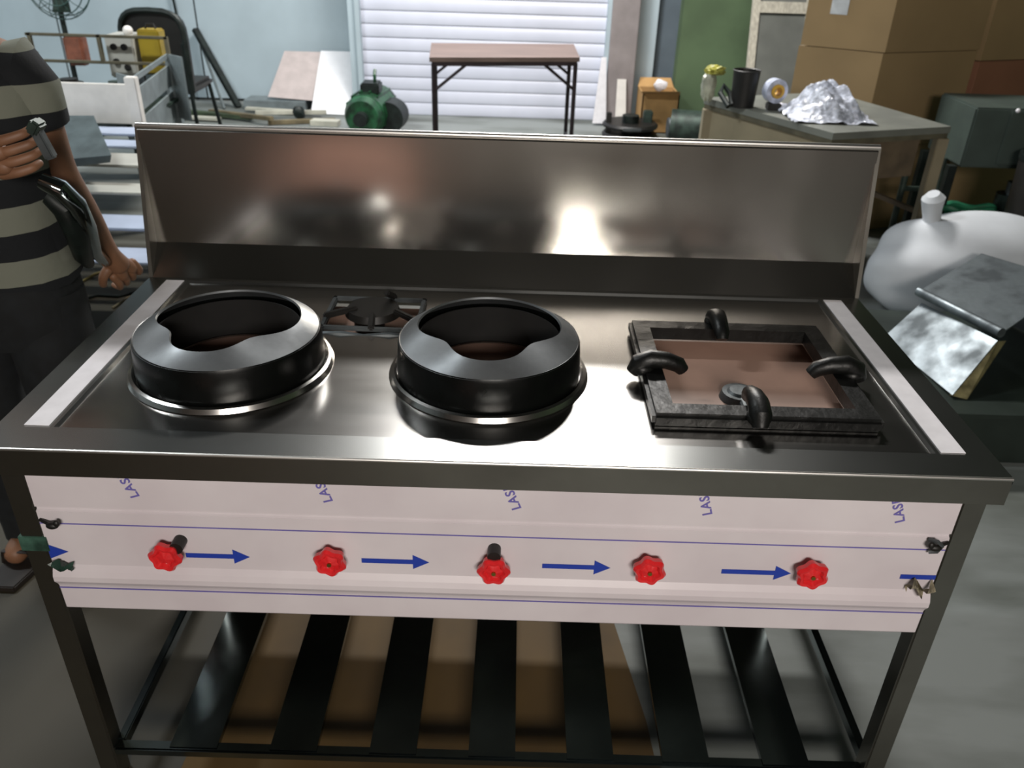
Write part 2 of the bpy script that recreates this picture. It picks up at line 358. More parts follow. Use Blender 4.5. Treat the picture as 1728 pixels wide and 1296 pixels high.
# clamps and torn film at panel ends
def clamp(x, z, s):
    c = M(); c.cyl((x-.018*s, .028, z+.002), (x+.004*s, .018, z), .003, n=8); c.ball((x+.006*s, .017, z), .010, .006, .006); c.ball((x+.014*s, .016, z+.005), .005, .004, .006)
    c.build('clamp_screw', 'black', stove)
clamp(-.688, .646, 1); clamp(.690, .655, -1)
t = M(); t.tube([(.676, .026, .663), (.684, .016, .668), (.694, .018, .658), (.690, .020, .645), (.680, .024, .641)], .0035, 6); t.build('clamp_screw', 'burner grey', stove)
t = M(); t.grid(lambda u, v: (.664+.04*u, .018+.010*math.sin(9*u+5*v), .561+.016*v+.008*math.sin(7*u)), 10, 5, .0006); t.build('torn_film', 'torn film', stove)
t = M(); t.grid(lambda u, v: (-.705+.034*u, .018+.008*math.sin(9*u+5*v), .560+.012*v-.006*u), 8, 4, .0006); t.build('torn_film', 'film green', stove)
M().box(-.7515, -.7065, .0275, .070, .583, .612, .001).build('tape_wrap', 'film green', stove)

# wok rings
def wok_ring(cx, cy, rot, label):
    r = thing('wok_ring', label, 'wok ring', (cx, cy, H-.004), 'black wok rings on the stove')
    n = 96
    def inner(a):        # inner rim radius: two inward bumps beside the front notch
        a = (a-rot+math.pi) % (2*math.pi)-math.pi
        s = 0
        for c, wd in ((-math.pi/2-.85, .42), (-math.pi/2+.85, .42)):
            d = (a-c+math.pi) % (2*math.pi)-math.pi; s += math.exp(-(d/wd)**2)
        return s
    wall = M(); pr = [(.1565, .0), (.1575, .012), (.1545, .062), (.1520, .068), (.148, .066), (.1500, .060), (.1530, .012), (.1520, .0)]
    wall.lathe(pr, (cx, cy, H-.004), n, closed=True); wall.build('wall', 'enamel iron', r)
    def rf(i, a, rr, z):
        s = inner(a)
        k = [0, .5, 1, 1, .5, 0][i]
        return (rr-.030*s*k, z+.001*s*k)
    cone = M(); pr = [(.1530, .066), (.138, .077), (.1235, .086), (.1215, .083), (.136, .073), (.149, .062)]
    cone.lathe(pr, (cx, cy, H-.004), n, closed=True, rfun=rf); c_ = cone.build('cone_top', 'ring cone', r); c_['label'] = 'worn grey conical top with notched rim'
    bur = M(); bur.lathe([(.1245, .0), (.1215, .068), (.119, .068), (.119, 0)], (cx, cy, H-.004), 64, closed=True); bur.build('inner_collar', 'matte black', r)
    return r
wok_ring(RC[0][0], RC[0][1], -.12, 'black wok ring at the left end of the stove, before its raised film strip')
wok_ring(RC[1][0], RC[1][1], 0, 'black wok ring at the middle of the stove worktop')
for cx, cy in RC:
    t = M(); t.lathe([(.158, -.004), (.159, .003), (.163, .006), (.168, .004), (.172, -.0035), (.170, -.0045)], (cx, cy, H), 64, closed=True)
    c = t.build('ring_collar', 'brushed steel', stove); c['label'] = 'polished raised collar round the wok ring'
# right pot grate
g = thing('pot_grate', 'square black cast iron pot grate with four prongs over the right burner', 'grate', ((GX0+GX1)/2, (GY0+GY1)/2, H-.004))
fr = M(); bw = .032; z0, z1 = H-.004, H+.020
outer = M(); o_ = outer.box(GX0-.004, GX1+.004, GY0-.004, GY1+.004, z0, z1, .006).build('frame', 'cast iron', g)
boolean(o_, [M().box(GX0+bw, GX1-bw, GY0+bw, GY1-bw, .7, .9).build('cutter', 'black')])
gx, gy = (GX0+GX1)/2-.012, (GY0+GY1)/2
def prong(px, py, dx, dy):
    t = M(); P0 = Vector((px, py, H+.016)); d = Vector((dx, dy, 0))
    t.tube([P0-d*.030+Vector((0, 0, -.006)), P0-d*.020+Vector((0, 0, .010)), P0+Vector((0, 0, .020)), P0+d*.026+Vector((0, 0, .018)), P0+d*.048+Vector((0, 0, .010)), P0+d*.056+Vector((0, 0, .0))],
           [.012, .018, .017, .015, .014, .011], 12)
    t.ball(P0-d*.014+Vector((0, 0, .004)), .020, .020, .014); t.build('prong', 'cast iron', g)
prong(gx-.005, GY1-.012, 0, -1); prong(gx-.005, GY0+.012, 0, 1); prong(GX0+.012, gy-.02, 1, 0); prong(GX1-.012, gy-.02, -1, 0)
t = M(); t.cyl((.418, .268, .766), (.418, .268, .779), .034, .030, 24); t.cyl((.418, .268, .779), (.418, .268, .783), .022, .018, 20); bh = t.build('burner_head', 'burner grey', stove)
M().tube([(.418, .268, .773), (.418, .17, .773), (.43, .08, .773)], .007, 10).build('gas_pipe', 'burner grey', stove)
# small rear burner
sb = thing('small_burner', 'small black burner set in a square opening behind the two wok rings', 'burner', (-.25, .49, .726))
t = M(); t.cyl((-.262, .50, .727), (-.262, .50, .795), .030, n=20); t.cyl((-.255, .51, .795), (-.255, .51, .808), .055, .050, 32); t.build('burner_cap', 'black', sb)
for a, b in (((-.345, .43, H), (-.155, .425, H)), ((-.345, .565, H), (-.155, .565, H)), ((-.340, .42, H), (-.340, .57, H)), ((-.160, .42, H), (-.160, .57, H))):
    M().bar(a, b, .010, .008, .002).build('support_bar', 'burner grey', sb)
for a, b in (((-.345, .47, H+.004), (-.285, .50, H+.010)), ((-.245, .42, H+.003), (-.250, .47, H+.010)), ((-.165, .46, H+.004), (-.210, .49, H+.010)), ((-.22, .57, H+.004), (-.232, .535, H+.028))):
    M().bar(a, b, .012, .012, .003).build('prong', 'black', sb)
t = M(); t.tube([(-.34, .418, .79), (-.30, .412, .795), (-.26, .415, .788), (-.21, .412, .795), (-.17, .418, .788)], .007, 8); t.build('pilot_pipe', 'burner grey', sb)

# unseen low cabinet, added behind the camera for the pinkish backsplash reflection
mat('pink film', 'd8a898', .5, var=.06, scale=5)
ct = thing('added_cabinet', 'pinkish film wrapped steel cabinet added unseen for the pale pink reflection in the left backsplash', 'cabinet', (-.92, -2.1, 0))
M().box(-1.25, -.58, -2.35, -1.85, .06, .62, .004).build('cabinet_body', 'pink film', ct)
for x in (-1.245, -.91):
    M().box(x, x+.325, -1.85, -1.835, .08, .60, .003).build('door', 'pink film', ct)
for x in (-1.21, -.62):
    for y in (-2.31, -1.89): M().cyl((x, y, 0), (x, y, .06), .02, n=12).build('leg', 'dark steel', ct)
# ------------------------------------------------------------------ floor cardboard under stove
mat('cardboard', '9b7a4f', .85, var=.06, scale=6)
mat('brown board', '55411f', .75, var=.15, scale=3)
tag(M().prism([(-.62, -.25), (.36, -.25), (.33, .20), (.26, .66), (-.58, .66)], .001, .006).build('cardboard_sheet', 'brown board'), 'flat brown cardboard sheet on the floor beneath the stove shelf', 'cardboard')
# ------------------------------------------------------------------ folding table at back
mat('table board', '6e5c54', .55, var=.12, scale=8, stretch=(.3, 3, 1)); mat('table metal', '33292c', .5, .4, var=.2)
ft = thing('folding_table', 'small brown topped folding table standing before the white shutter', 'table', (-.08, 4.55, 0))
c4 = [Vector((-.515, 4.155, 0)), Vector((.375, 4.335, 0)), Vector((.368, 4.93, 0)), Vector((-.565, 4.78, 0))]
M().prism([(p.x, p.y) for p in c4], .725, .75).build('tabletop', 'table board', ft)
cc = sum(c4, Vector())/4; ins = [p+(cc-p)*.05 for p in c4]
t = M()
for i in range(4): t.bar(ins[i]+Vector((0, 0, .712)), ins[(i+1) % 4]+Vector((0, 0, .712)), .022, .022)
t.build('frame', 'table metal', ft)
for i, p in enumerate(ins): M().cyl(p, p+Vector((0, 0, .712)), .0135, n=10).build('leg', 'table metal', ft)
for a, b in ((0, 1), (1, 0), (2, 3), (3, 2)):
    d = (ins[b]-ins[a]).normalized(); M().cyl(ins[a]+Vector((0, 0, .56)), ins[a]+d*.19+Vector((0, 0, .705)), .009, n=8).build('brace', 'table metal', ft)
for a, b in ((0, 3), (1, 2)): M().cyl(ins[a]+Vector((0, 0, .18)), ins[b]+Vector((0, 0, .18)), .009, n=8).build('cross_bar', 'table metal', ft)

# ------------------------------------------------------------------ green motor
mat('green paint', '184a2b', .4, var=.4, scale=14); mat('motor dark', '17201d', .5, .3, var=.3, scale=20); mat('grimy green', '33413a', .5, .3, var=.3, scale=16)
gm = thing('electric_motor', 'green and black electric motor on the floor left of the folding table', 'motor', (-1.09, 5.5, 0))
t = M(); t.cyl((-1.12, 5.28, .17), (-1.08, 5.72, .17), .15, n=28)
for k in range(14):
    a = k*2*math.pi/14; ca, sa = math.cos(a), math.sin(a); t.bar((-1.12+.15*ca, 5.33, .17+.15*sa), (-1.08+.15*ca, 5.68, .17+.15*sa), .012, .03)
t.build('housing', 'green paint', gm)
t = M(); t.cyl((-1.125, 5.20, .17), (-1.12, 5.29, .17), .12, .15, 28); t.build('end_bell', 'green paint', gm)
M().cyl((-1.126, 5.12, .17), (-1.124, 5.21, .17), .05, n=16).build('pulley', 'motor dark', gm)
M().box(-1.16, -1.02, 5.38, 5.56, .30, .38, .012).build('terminal_box', 'motor dark', gm)
M().tube([(-1.06, 5.46, .38), (-1.06, 5.46, .43), (-1.06, 5.49, .46)], .012, 8).build('lifting_eye', 'green paint', gm)
M().box(-1.27, -1.20, 5.30, 5.66, 0, .05, .006).build('foot', 'green paint', gm); M().box(-1.0, -.93, 5.30, 5.66, 0, .05, .006).build('foot', 'green paint', gm)
t = M(); t.cyl((-.96, 5.36, .14), (-.94, 5.56, .14), .115, n=24); t.build('fan_cover', 'motor dark', gm)

# black pulley wheels / jack
pw = thing('pulley_wheel', 'low black pulley wheels lying on floor right of the folding table', 'pulley', (.88, 5.6, 0))
for z in (.012, .085): M().lathe([(.06, 0), (.21, .0), (.215, .018), (.20, .034), (.06, .030)], (.88, 5.6, z), 32, closed=True).build('wheel_rim', 'black', pw)
M().cyl((.88, 5.6, .0), (.88, 5.6, .17), .065, n=20).build('hub', 'motor dark', pw)
M().box(.69, .73, 5.56, 5.60, .0, .19, .005).build('post', 'black', pw); M().box(.98, 1.05, 5.60, 5.68, .0, .2, .008).build('bracket', 'grimy green', pw)
M().box(.80, .94, 5.375, 5.39, .095, .115, .003).build('bright_face', 'burner grey', pw); M().box(.80, .94, 5.375, 5.39, .025, .045, .003).build('bright_face', 'burner grey', pw)

# small cardboard box and machine parts at right rear
bx = thing('cardboard_box', 'small open cardboard box on the floor behind the grey gearbox', 'box', (1.12, 5.75, 0))
mat('light card', 'b08a58', .85, var=.08, scale=10)
t = M(); t.box(.98, 1.27, 5.770, 5.780, 0, .30); t.box(.98, 1.27, 6.090, 6.100, 0, .30); t.box(.98, .99, 5.770, 6.100, 0, .30); t.box(1.26, 1.27, 5.770, 6.100, 0, .30); t.box(.98, 1.27, 5.770, 6.100, 0, .01); t.build('carton', 'light card', bx)
t = M(); t.hull([(.98, 5.770, .30), (1.27, 5.770, .30), (.95, 5.690, .33), (1.25, 5.680, .34), (.98, 5.775, .305), (1.27, 5.775, .305)]); t.build('flap', 'light card', bx)
t = M(); t.hull([(.98, 6.090, .30), (1.27, 6.090, .30), (1.0, 6.170, .36), (1.25, 6.170, .36), (.98, 6.095, .305)]); t.build('flap', 'light card', bx)
tag(M().ball((1.13, 5.90, .345), .05, .05, .045, 2, .35, 3).build('crumpled_paper', 'film strip'), 'crumpled white paper sticking out of the small cardboard box', 'paper')
gb = thing('gearbox', 'round grey motor with gearbox lying on the floor before the workbench', 'motor', (1.28, 5.2, 0))
M().cyl((1.12, 5.2, .17), (1.33, 5.16, .17), .13, n=28).build('drum', 'grimy green', gb)
M().cyl((1.10, 5.2, .17), (1.12, 5.2, .17), .07, n=20).build('shaft_cover', 'burner grey', gb)
t = M(); t.box(1.30, 1.52, 5.08, 5.28, .04, .22, .02); t.cyl((1.40, 5.18, .2), (1.40, 5.18, .27), .05, n=16); t.build('gear_case', 'motor dark', gb)
t = M(); t.box(1.10, 1.56, 5.0, 5.05, 0, .04, .005); t.box(1.10, 1.56, 5.30, 5.35, 0, .04, .005); t.build('base_rail', 'burner grey', gb)
t = M(); t.cyl((1.52, 5.18, .14), (1.60, 5.18, .14), .03, n=14); t.ball((1.60, 5.10, .05), .03); t.build('output_shaft', 'burner grey', gb)
# ------------------------------------------------------------------ workbench
mat('bench top', '6b6d66', .55, var=.12, scale=5, rvar=.1); mat('bench side', '857b64', .8, var=.08, scale=5); mat('bench edge', '55503f', .7, var=.15); mat('bench brown', '5a4c3a', .75, var=.15)
bench = thing('workbench', 'old workbench with greyish top and beige side panel, right of the shutter', 'workbench', (1.4, 2.95, 0))
A, B, C_, D_ = (.905, 3.165), (1.30, 2.47), (1.87, 2.67), (1.60, 3.42)
def inset(q, k): 
    mx_, my_ = sum(p[0] for p in q)/4, sum(p[1] for p in q)/4
    return [(p[0]+(mx_-p[0])*k, p[1]+(my_-p[1])*k) for p in q]
Q = [A, B, C_, D_]
M().prism(Q, .722, .75).build('bench_top', 'bench top', bench)
M().prism(inset(Q, .01), .70, .722).build('edge_strip', 'bench edge', bench)
qi = inset(Q, .05)
def wallq(p, q, z0, z1, th, name, m, par):
    d = (Vector(q)-Vector(p)).normalized(); n = Vector((-d.y, d.x))*th
    M().prism([p, q, (q[0]+n.x, q[1]+n.y), (p[0]+n.x, p[1]+n.y)], z0, z1).build(name, m, par)
wallq(qi[0], qi[1], .14, .70, .018, 'side_panel', 'bench side', bench)
wallq(qi[1], (qi[1][0]+(qi[2][0]-qi[1][0])*.8, qi[1][1]+(qi[2][1]-qi[1][1])*.8), .54, .70, .018, 'front_rail', 'bench brown', bench)
for i in range(4): M().box(qi[i][0]-.025, qi[i][0]+.025, qi[i][1]-.025, qi[i][1]+.025, 0, .70, .003).build('leg', 'bench side', bench)
wallq(qi[3], qi[2], .35, .37, .02, 'stretcher', 'bench brown', bench)
# on the bench
bt = M(); bt.lathe([(.0, 0), (.052, 0), (.060, .155), (.063, .158), (.060, .160), (.056, .157), (.049, .006), (.0, .006)], (1.04, 2.97, .75), 28); tag(bt.build('black_tub', 'black'), 'tall black plastic tub on the workbench corner', 'tub')
mat('tape film', 'b9bfd2', .3, var=.2, scale=30); mat('yellow', 'c99c2c', .5, var=.15)
tr = thing('tape_roll', 'upright roll of clear tape with yellow core, right of the black tub', 'tape', (1.165, 2.92, .75))
def ring(c, ax, ro, ri, wd, name, m, par):
    t = M(); t.lathe([(ro, -wd/2), (ro, wd/2), (ri, wd/2), (ri, -wd/2)], (0, 0, 0), 32, closed=True, smooth=False)
    q = Vector(ax).normalized().to_track_quat('Z', 'Y').to_matrix().to_4x4(); bmesh.ops.transform(t.b, matrix=Matrix.Translation(c) @ q, verts=t.b.verts); return t.build(name, m, par)
ring((1.165, 2.92, .832), (.25, -1, 0), .052, .030, .045, 'film_winding', 'tape film', tr); ring((1.168, 2.915, .832), (.25, -1, 0), .0298, .018, .05, 'core', 'yellow', tr)
M().box(1.14, 1.20, 2.89, 2.95, .75, .779, .004).build('holder', 'black', tr)
mat('yellow bag', 'a9a648', .5, var=.35, scale=25); mat('pale bag', 'a8aa98', .4, var=.2, scale=20)
yb = thing('bottle_bag', 'crumpled yellow and white bag leaning beside the black tub', 'bag', (.93, 3.05, .75))
t = M(); t.ball((.905, 3.10, .815), .035, .03, .075, 3, .25, 4); t.build('bag_body', 'pale bag', yb)
t = M(); t.ball((.925, 3.09, .885), .045, .03, .022, 3, .5, 5); t.build('bag_mouth', 'yellow bag', yb)
tag(M().tube([(.97, 2.93, .755), (.94, 3.00, .80), (.955, 3.02, .83), (.985, 3.0, .80), (.99, 2.95, .758)], .012, 8).build('cable_bundle', 'mir' if False else 'motor dark'), 'dark looped cable bundle between yellow bag and black tub', 'cable')
mat('clear plastic', 'c4c9d6', .16, var=.25, scale=40, bump=.9, spec=.8)
def crumple(seed):
    rnd = random.Random(seed); ph = [(rnd.uniform(8, 40), rnd.uniform(8, 40), rnd.uniform(0, 6)) for _ in range(9)]
    def f(u, v):
        x, y = u-.5, v-.5; e = max(0, 1-(x*x+y*y)*4.2)
        h = sum(math.sin(a*x+b*y+c)*.010 for a, b, c in ph)
        return x, y, e, h
    return f
cf = crumple(3)
def bagf(u, v):
    x, y, e, h = cf(u, v); return (1.365+x*.36, 2.80+y*.34, .757+max(-.004, e**1.1*.12+h*(.25+e)))
tag(M().grid(bagf, 46, 46).build('plastic_wrap', 'clear plastic'), 'heap of crumpled clear plastic wrap lying on the workbench', 'plastic')
# ------------------------------------------------------------------ frames leaning on green wall
mat('pale wood', 'a9a496', .7, var=.12, scale=20, stretch=(3, 3, .4)); mat('grey panel', '5b5d58', .7, var=.08, scale=6)
fw_ = thing('window_frame', 'pale wooden window frame with grey panes, leaning on the green wall', 'frame', (1.66, 5.2, 0))
def lean(x0, x1, yb, yt, z0, z1, th, name, m, par, sx=0):
    t = M(); def_ = []
    for (z) in (z0, z1):
        k = z/2.0; y = yb+(yt-yb)*k; s = sx*k
        def_ += [(x0+s, y, z), (x1+s, y, z), (x0+s, y+th, z), (x1+s, y+th, z)]
    t.hull(def_); return t.build(name, m, par)
SX = .12
lean(1.60, 1.65, 5.0, 6.0, 0, 2.0, .04, 'stile', 'pale wood', fw_, SX); lean(1.98, 2.05, 5.0, 6.0, 0, 2.0, .04, 'stile', 'pale wood', fw_, SX)
for z in (.0, .93, 1.93): lean(1.65, 1.98, 5.0, 6.0, z, z+.07, .04, 'rail', 'pale wood', fw_, SX)
lean(1.65, 1.98, 5.015, 6.015, .07, .93, .012, 'pane', 'grey panel', fw_, SX); lean(1.65, 1.98, 5.015, 6.015, 1.0, 1.93, .012, 'pane', 'grey panel', fw_, SX)
lb = thing('wooden_batten', 'pale wooden batten leaning on the green wall right of the window frame', 'batten', (2.12, 5.0, 0))
lean(2.10, 2.155, 5.0, 6.0, 0, 2.1, .05, 'batten_strip', 'pale wood', lb, SX)
# ------------------------------------------------------------------ carton stacks
mat('carton brown', '98805c', .85, var=.05, scale=3); mat('carton red brown', '8a5f48', .85, var=.06, scale=3); mat('label white', 'c9cdd0', .6)
mat('tape', 'a98c60', .4)
def carton(corner, z0, h, lw, rw, label, grp, m='carton brown', sticker=False, name='cardboard_carton'):
    # corner = nearest vertical edge; left face goes along dl, right face along dr
    c = Vector(corner); dl = Vector((-.86, .50)); dr = Vector((.93, .36)); 
    p = [c, c+dr*rw, c+dr*rw+dl*lw, c+dl*lw]
    o = thing(name, label, 'box', (sum(q.x for q in p)/4, sum(q.y for q in p)/4, z0), grp)
    t = M(); zz = z0+h-.006
    t.prism([(q.x, q.y) for q in p], z0+.003, zz); t.build('carton_body', m, o)
    for a, b in ((0, 1), (3, 2)):     # top flaps meeting in the middle
        A_, B_ = p[a], p[b]; m1 = (p[0]+p[3])/2 if a == 0 else (p[0]+p[3])/2; m2 = (p[1]+p[2])/2
        e = .004 if a == 0 else -.004
        M().prism([(A_.x, A_.y), (B_.x, B_.y), (m2.x, m2.y), (m1.x, m1.y)], zz, zz+.005).build('flap', m, o)
    if sticker:
        s = c+dl*lw*.72; s2 = c+dl*lw*.52; n = Vector((-.50, -.86))*.003
        M().prism([(s.x+n.x, s.y+n.y), (s2.x+n.x, s2.y+n.y), (s2.x, s2.y), (s.x, s.y)], z0+.16, z0+.30).build('sticker', 'label white', o)
    return o
CX, CY = 1.83, 3.46
carton((CX, CY), 0, .46, .42, .62, 'large brown carton on the floor behind the workbench, bottom of its stack', 'cardboard cartons')
carton((CX, CY), .46, .475, .42, .62, 'large brown carton just above workbench height, right of the plastic wrap', 'cardboard cartons')
carton((CX+.005, CY-.005), .935, .47, .42, .62, 'upper brown carton with white sticker, top of its stack', 'cardboard cartons', sticker=True)
C2 = Vector((CX, CY))+Vector((.93, .36))*.66
carton((C2.x, C2.y), 0, .42, .42, .62, 'shadowed carton on the floor behind the grey cabinet, bottom of right stack', 'cardboard cartons')
carton((C2.x, C2.y), .42, .46, .42, .62, 'reddish shadowed carton behind the grey cabinet, middle of right stack', 'cardboard cartons', 'carton red brown')
carton((C2.x, C2.y), .88, .47, .42, .62, 'shadowed carton at the top right corner, top of right stack', 'cardboard cartons')
# ------------------------------------------------------------------ grey cabinet machine at right
mat('cabinet grey', '3f4a45', .5, var=.12, scale=5, rvar=.1); mat('hose green', '2f7a5a', .45, var=.2)
cb = thing('metal_cabinet', 'grey green metal cabinet on legs behind the white sack', 'cabinet', (2.45, 3.1, 0))
M().box(2.12, 2.90, 2.98, 3.35, .50, .775, .008).build('cabinet_body', 'cabinet grey', cb)
M().box(2.28, 2.50, 2.968, 2.98, .52, .765, .004).build('door', 'cabinet grey', cb); M().box(2.51, 2.86, 2.968, 2.98, .52, .765, .004).build('door', 'cabinet grey', cb)
M().ball((2.30, 2.962, .77), .010).build('rivet', 'film strip', cb)
for x in (2.10, 2.86):
    for y in (3.02, 3.31): M().box(x-.02, x+.02, y-.02, y+.02, 0, .50).build('leg', 'motor dark', cb)
mo = thing('hose_coil', 'dark machine with green hose coil under the grey cabinet', 'machine', (2.2, 3.1, 0))
M().box(2.14, 2.82, 3.0, 3.3, 0, .14, .02).build('machine_base', 'motor dark', mo)
t = M()
for k in range(3):
    pts = [(2.24+.13*math.cos(a*math.pi/12), 3.02+.05*math.sin(a*math.pi/12), .20+.045*k+.01*math.sin(a)) for a in range(25)]; t.tube(pts, .016, 8)
t.build('hose', 'hose green', mo)
M().cyl((2.45, 3.05, .14), (2.45, 3.05, .36), .07, n=20).build('cylinder_body', 'grimy green', mo); M().cyl((2.45, 3.05, .36), (2.45, 3.05, .42), .035, n=16).build('valve', 'burner grey', mo)
bb = M(); bb.ball((2.40, 2.66, .40), .09, .09, .11, 3); 
kb = thing('black_drum', 'black drum standing at the right edge behind the white sack', 'drum', (2.47, 2.78, 0))
M().lathe([(0, 0), (.17, 0), (.175, .05), (.165, .30), (.175, .58), (.17, .60), (0, .60)], (2.47, 2.78, 0), 32).build('drum_body', 'black', kb)
M().lathe([(.165, .585), (.18, .585), (.18, .61), (.165, .61)], (2.47, 2.78, 0), 32, closed=True).build('drum_rim', 'motor dark', kb)
bb.b.free()
# green machine legs between bench and sack
gv = thing('pipe_stand', 'thin dark green pipe stand between workbench and white sack', 'stand', (1.95, 3.0, 0))
for x in (1.86, 2.02): M().cyl((x, 2.95, 0), (x, 2.95, .55), .015, n=10).build('post', 'grimy green', gv)
M().cyl((1.86, 2.95, .40), (2.02, 2.95, .40), .013, n=10).build('crossbar', 'grimy green', gv)
# ------------------------------------------------------------------ white sack
mat('white sack', 'c3c7cc', .75, var=.04, scale=5, bump=.2)
sk = thing('plastic_sack', 'large full white plastic sack with knotted neck, at the right', 'sack', (1.95, 2.36, 0))
t = M(); rs = random.Random(5); ph = [(rs.uniform(2, 6), rs.uniform(2, 6), rs.uniform(2, 6), rs.uniform(0, 6)) for _ in range(6)]
tt = bmesh.new(); bmesh.ops.create_icosphere(tt, subdivisions=5, radius=1)
for v in tt.verts:
    c = v.co.copy(); k = 1+sum(math.sin(a*c.x+b*c.y+d*c.z+e) for a, b, d, e in ph)*.014
    px = math.copysign(abs(c.x)**.85, c.x); pz = c.z if c.z > 0 else math.copysign(abs(c.z)**.6, c.z)
    v.co = Vector((1.95+px*.41*k, 2.36+c.y*.25*k, max(.001, .225+pz*.235*k)))
t._take(tt, None, True); t.build('sack_body', 'white sack', sk)
t = M(); t.tube([(1.745, 2.36, .36), (1.735, 2.35, .44), (1.725, 2.35, .48), (1.715, 2.345, .53), (1.705, 2.34, .55)], [.06, .034, .038, .046, .026], 12); t.build('knot', 'white sack', sk)
# ------------------------------------------------------------------ galvanised hood and the dark steel box
mat('galvanised', '7c8488', .5, .9, var=.3, scale=9, rvar=.12, bump=.25); mat('dark plate', '3b443f', .45, .6, var=.2, scale=3); mat('rusty edge', '8d8560', .5, .5, var=.3, scale=20)
bxp = [(1.38, 1.23), (2.35, 1.23), (2.35, 2.0), (1.28, 2.0)]
db = thing('steel_box', 'low dark steel box on the floor right of the stove', 'box', (1.9, 1.6, 0))
M().prism(bxp, 0, .165).build('box_body', 'dark plate', db); M().prism(inset(bxp, -.012), .165, .180).build('lid', 'dark plate', db)
hd = thing('galvanised_hood', 'bent galvanised sheet hood with rolled lip lying on the dark steel box', 'hood', (1.72, 1.75, .18))
def P3(px, py, Y): return at(px, py, Y)
a1, a2, a4 = P3(1550, 492, 1.84), P3(1690, 562, 1.46), P3(1655, 428, 2.08); a3 = a2+(a4-a1)*1.15
t = M()
def quad(ps, th):
    n = (ps[1]-ps[0]).cross(ps[3]-ps[0]).normalized()*th
    return [*ps, *[p-n for p in ps]]
t.hull(quad([a1, a2, a3, a4], .004)); t.build('lid_sheet', 'galvanised', hd)
t = M(); t.tube([a1+(a4-a1)*.0, a1, a2, a2], .016, 14); t.b.free(); t = M(); t.cyl(a1, a2, .0165, n=20); t.build('rolled_lip', 'galvanised', hd)
b1, b2, b3, b4 = P3(1556, 512, 1.82), P3(1684, 576, 1.44), P3(1608, 668, 1.32), P3(1490, 572, 1.76)
t = M(); t.hull(quad([b1, b2, b3, b4], .004)); t.build('front_sheet', 'galvanised', hd)
t = M(); c5, c6 = P3(1698, 575, 1.48), P3(1632, 674, 1.31); t.hull([b2, b3, c5, c6, b2+Vector((0, .02, -.01)), b3+Vector((0, .02, -.01))]); t.build('side_seam', 'rusty edge', hd)
t = M(); e1 = Vector((a3.x, a3.y, .185)); e2 = Vector((a4.x, a4.y, .185)); t.hull([a3, a4, e1, e2, a3+Vector((.004, .004, 0)), e1+Vector((.004, .004, 0)), a4+Vector((.004, .004, 0)), e2+Vector((.004, .004, 0))]); t.build('back_sheet', 'galvanised', hd)

# ------------------------------------------------------------------ left background
mat('film sheet', '9aa3b5', .4, var=.08, scale=4); mat('pale film sheet', 'a5a49c', .4, var=.08, scale=4); mat('white sheet', 'd6d2cc', .4, var=.04); mat('grey sheet', '7d8688', .5, .3, var=.1)
mat('grey dark', '4d5759', .55, .3, var=.15)
# long low steel racks wrapped in film, boards laid on them
rk = thing('steel_rack', 'low steel rack with film covered slats behind the man in striped shirt', 'rack', (-1.95, 2.6, 0))
def seg(yc, z, dep, m, nm, tilt=0): M().box(-2.9, -1.30, yc, yc+dep, z-.012, z, .003).build(nm, m, rk)
for (yc, z, dep, m) in ((1.96, .30, .16, 'film sheet'), (2.17, .36, .17, 'film sheet'), (2.38, .44, .14, 'pale film sheet'), (2.58, .50, .20, 'pale film sheet'), (2.82, .52, .12, 'film sheet'), (2.97, .54, .14, 'film sheet')): seg(yc, z, dep, m, 'slat')
for x in (-2.85, -1.36):
    for (y, z) in ((1.99, .288), (3.05, .528)): M().box(x-.02, x+.02, y-.02, y+.02, 0, z).build('leg', 'grey dark', rk)
    M().hull([(x-.018, 1.97, .24), (x+.018, 1.97, .24), (x-.018, 1.97, .286), (x+.018, 1.97, .286), (x-.018, 2.60, .45), (x+.018, 2.60, .45), (x-.018, 2.60, .487), (x+.018, 2.60, .487)]).build('side_rail', 'grey dark', rk)
    M().hull([(x-.018, 2.60, .45), (x+.018, 2.60, .45), (x-.018, 2.60, .487), (x+.018, 2.60, .487), (x-.018, 3.1, .49), (x+.018, 3.1, .49), (x-.018, 3.1, .527), (x+.018, 3.1, .527)]).build('side_rail', 'grey dark', rk)
# grey folded sheet on the rack
tag(M().hull([at(100, 195, 2.75), at(158, 195, 2.75), at(188, 262, 2.45), at(120, 268, 2.45), at(105, 215, 2.75), at(165, 240, 2.75), at(186, 274, 2.47), at(122, 282, 2.47)]).build('grey_sheet_cover', 'grey dark'), 'grey folded metal cover resting on the film covered rack', 'cover')
# crate trolley
cr = thing('steel_trolley', 'pale steel tray trolley with slotted end panel and bright corner post', 'trolley', (-2.2, 3.6, 0))
M().box(-2.75, -1.86, 3.21, 3.23, .53, .72, .003).build('front_panel', 'white sheet', cr)
M().box(-1.885, -1.830, 3.17, 3.215, .0, .76, .004).build('corner_post', 'white sheet', cr)
for x, y in ((-2.75, 3.22), (-2.75, 4.0), (-1.98, 4.0)): M().box(x-.02, x+.02, y-.02, y+.02, 0, .74).build('post', 'grey sheet', cr)
M().box(-2.75, -1.95, 3.25, 4.0, .50, .515).build('tray', 'grimy green', cr)
for z in (.70, .84): M().box(-2.77, -1.97, 3.99, 4.01, z-.015, z, .002).build('top_rail', 'bench edge', cr)
for x in (-2.75, -2.36, -1.98): M().box(x-.01, x+.01, 3.99, 4.01, .70, .84).build('rail_post', 'bench edge', cr)
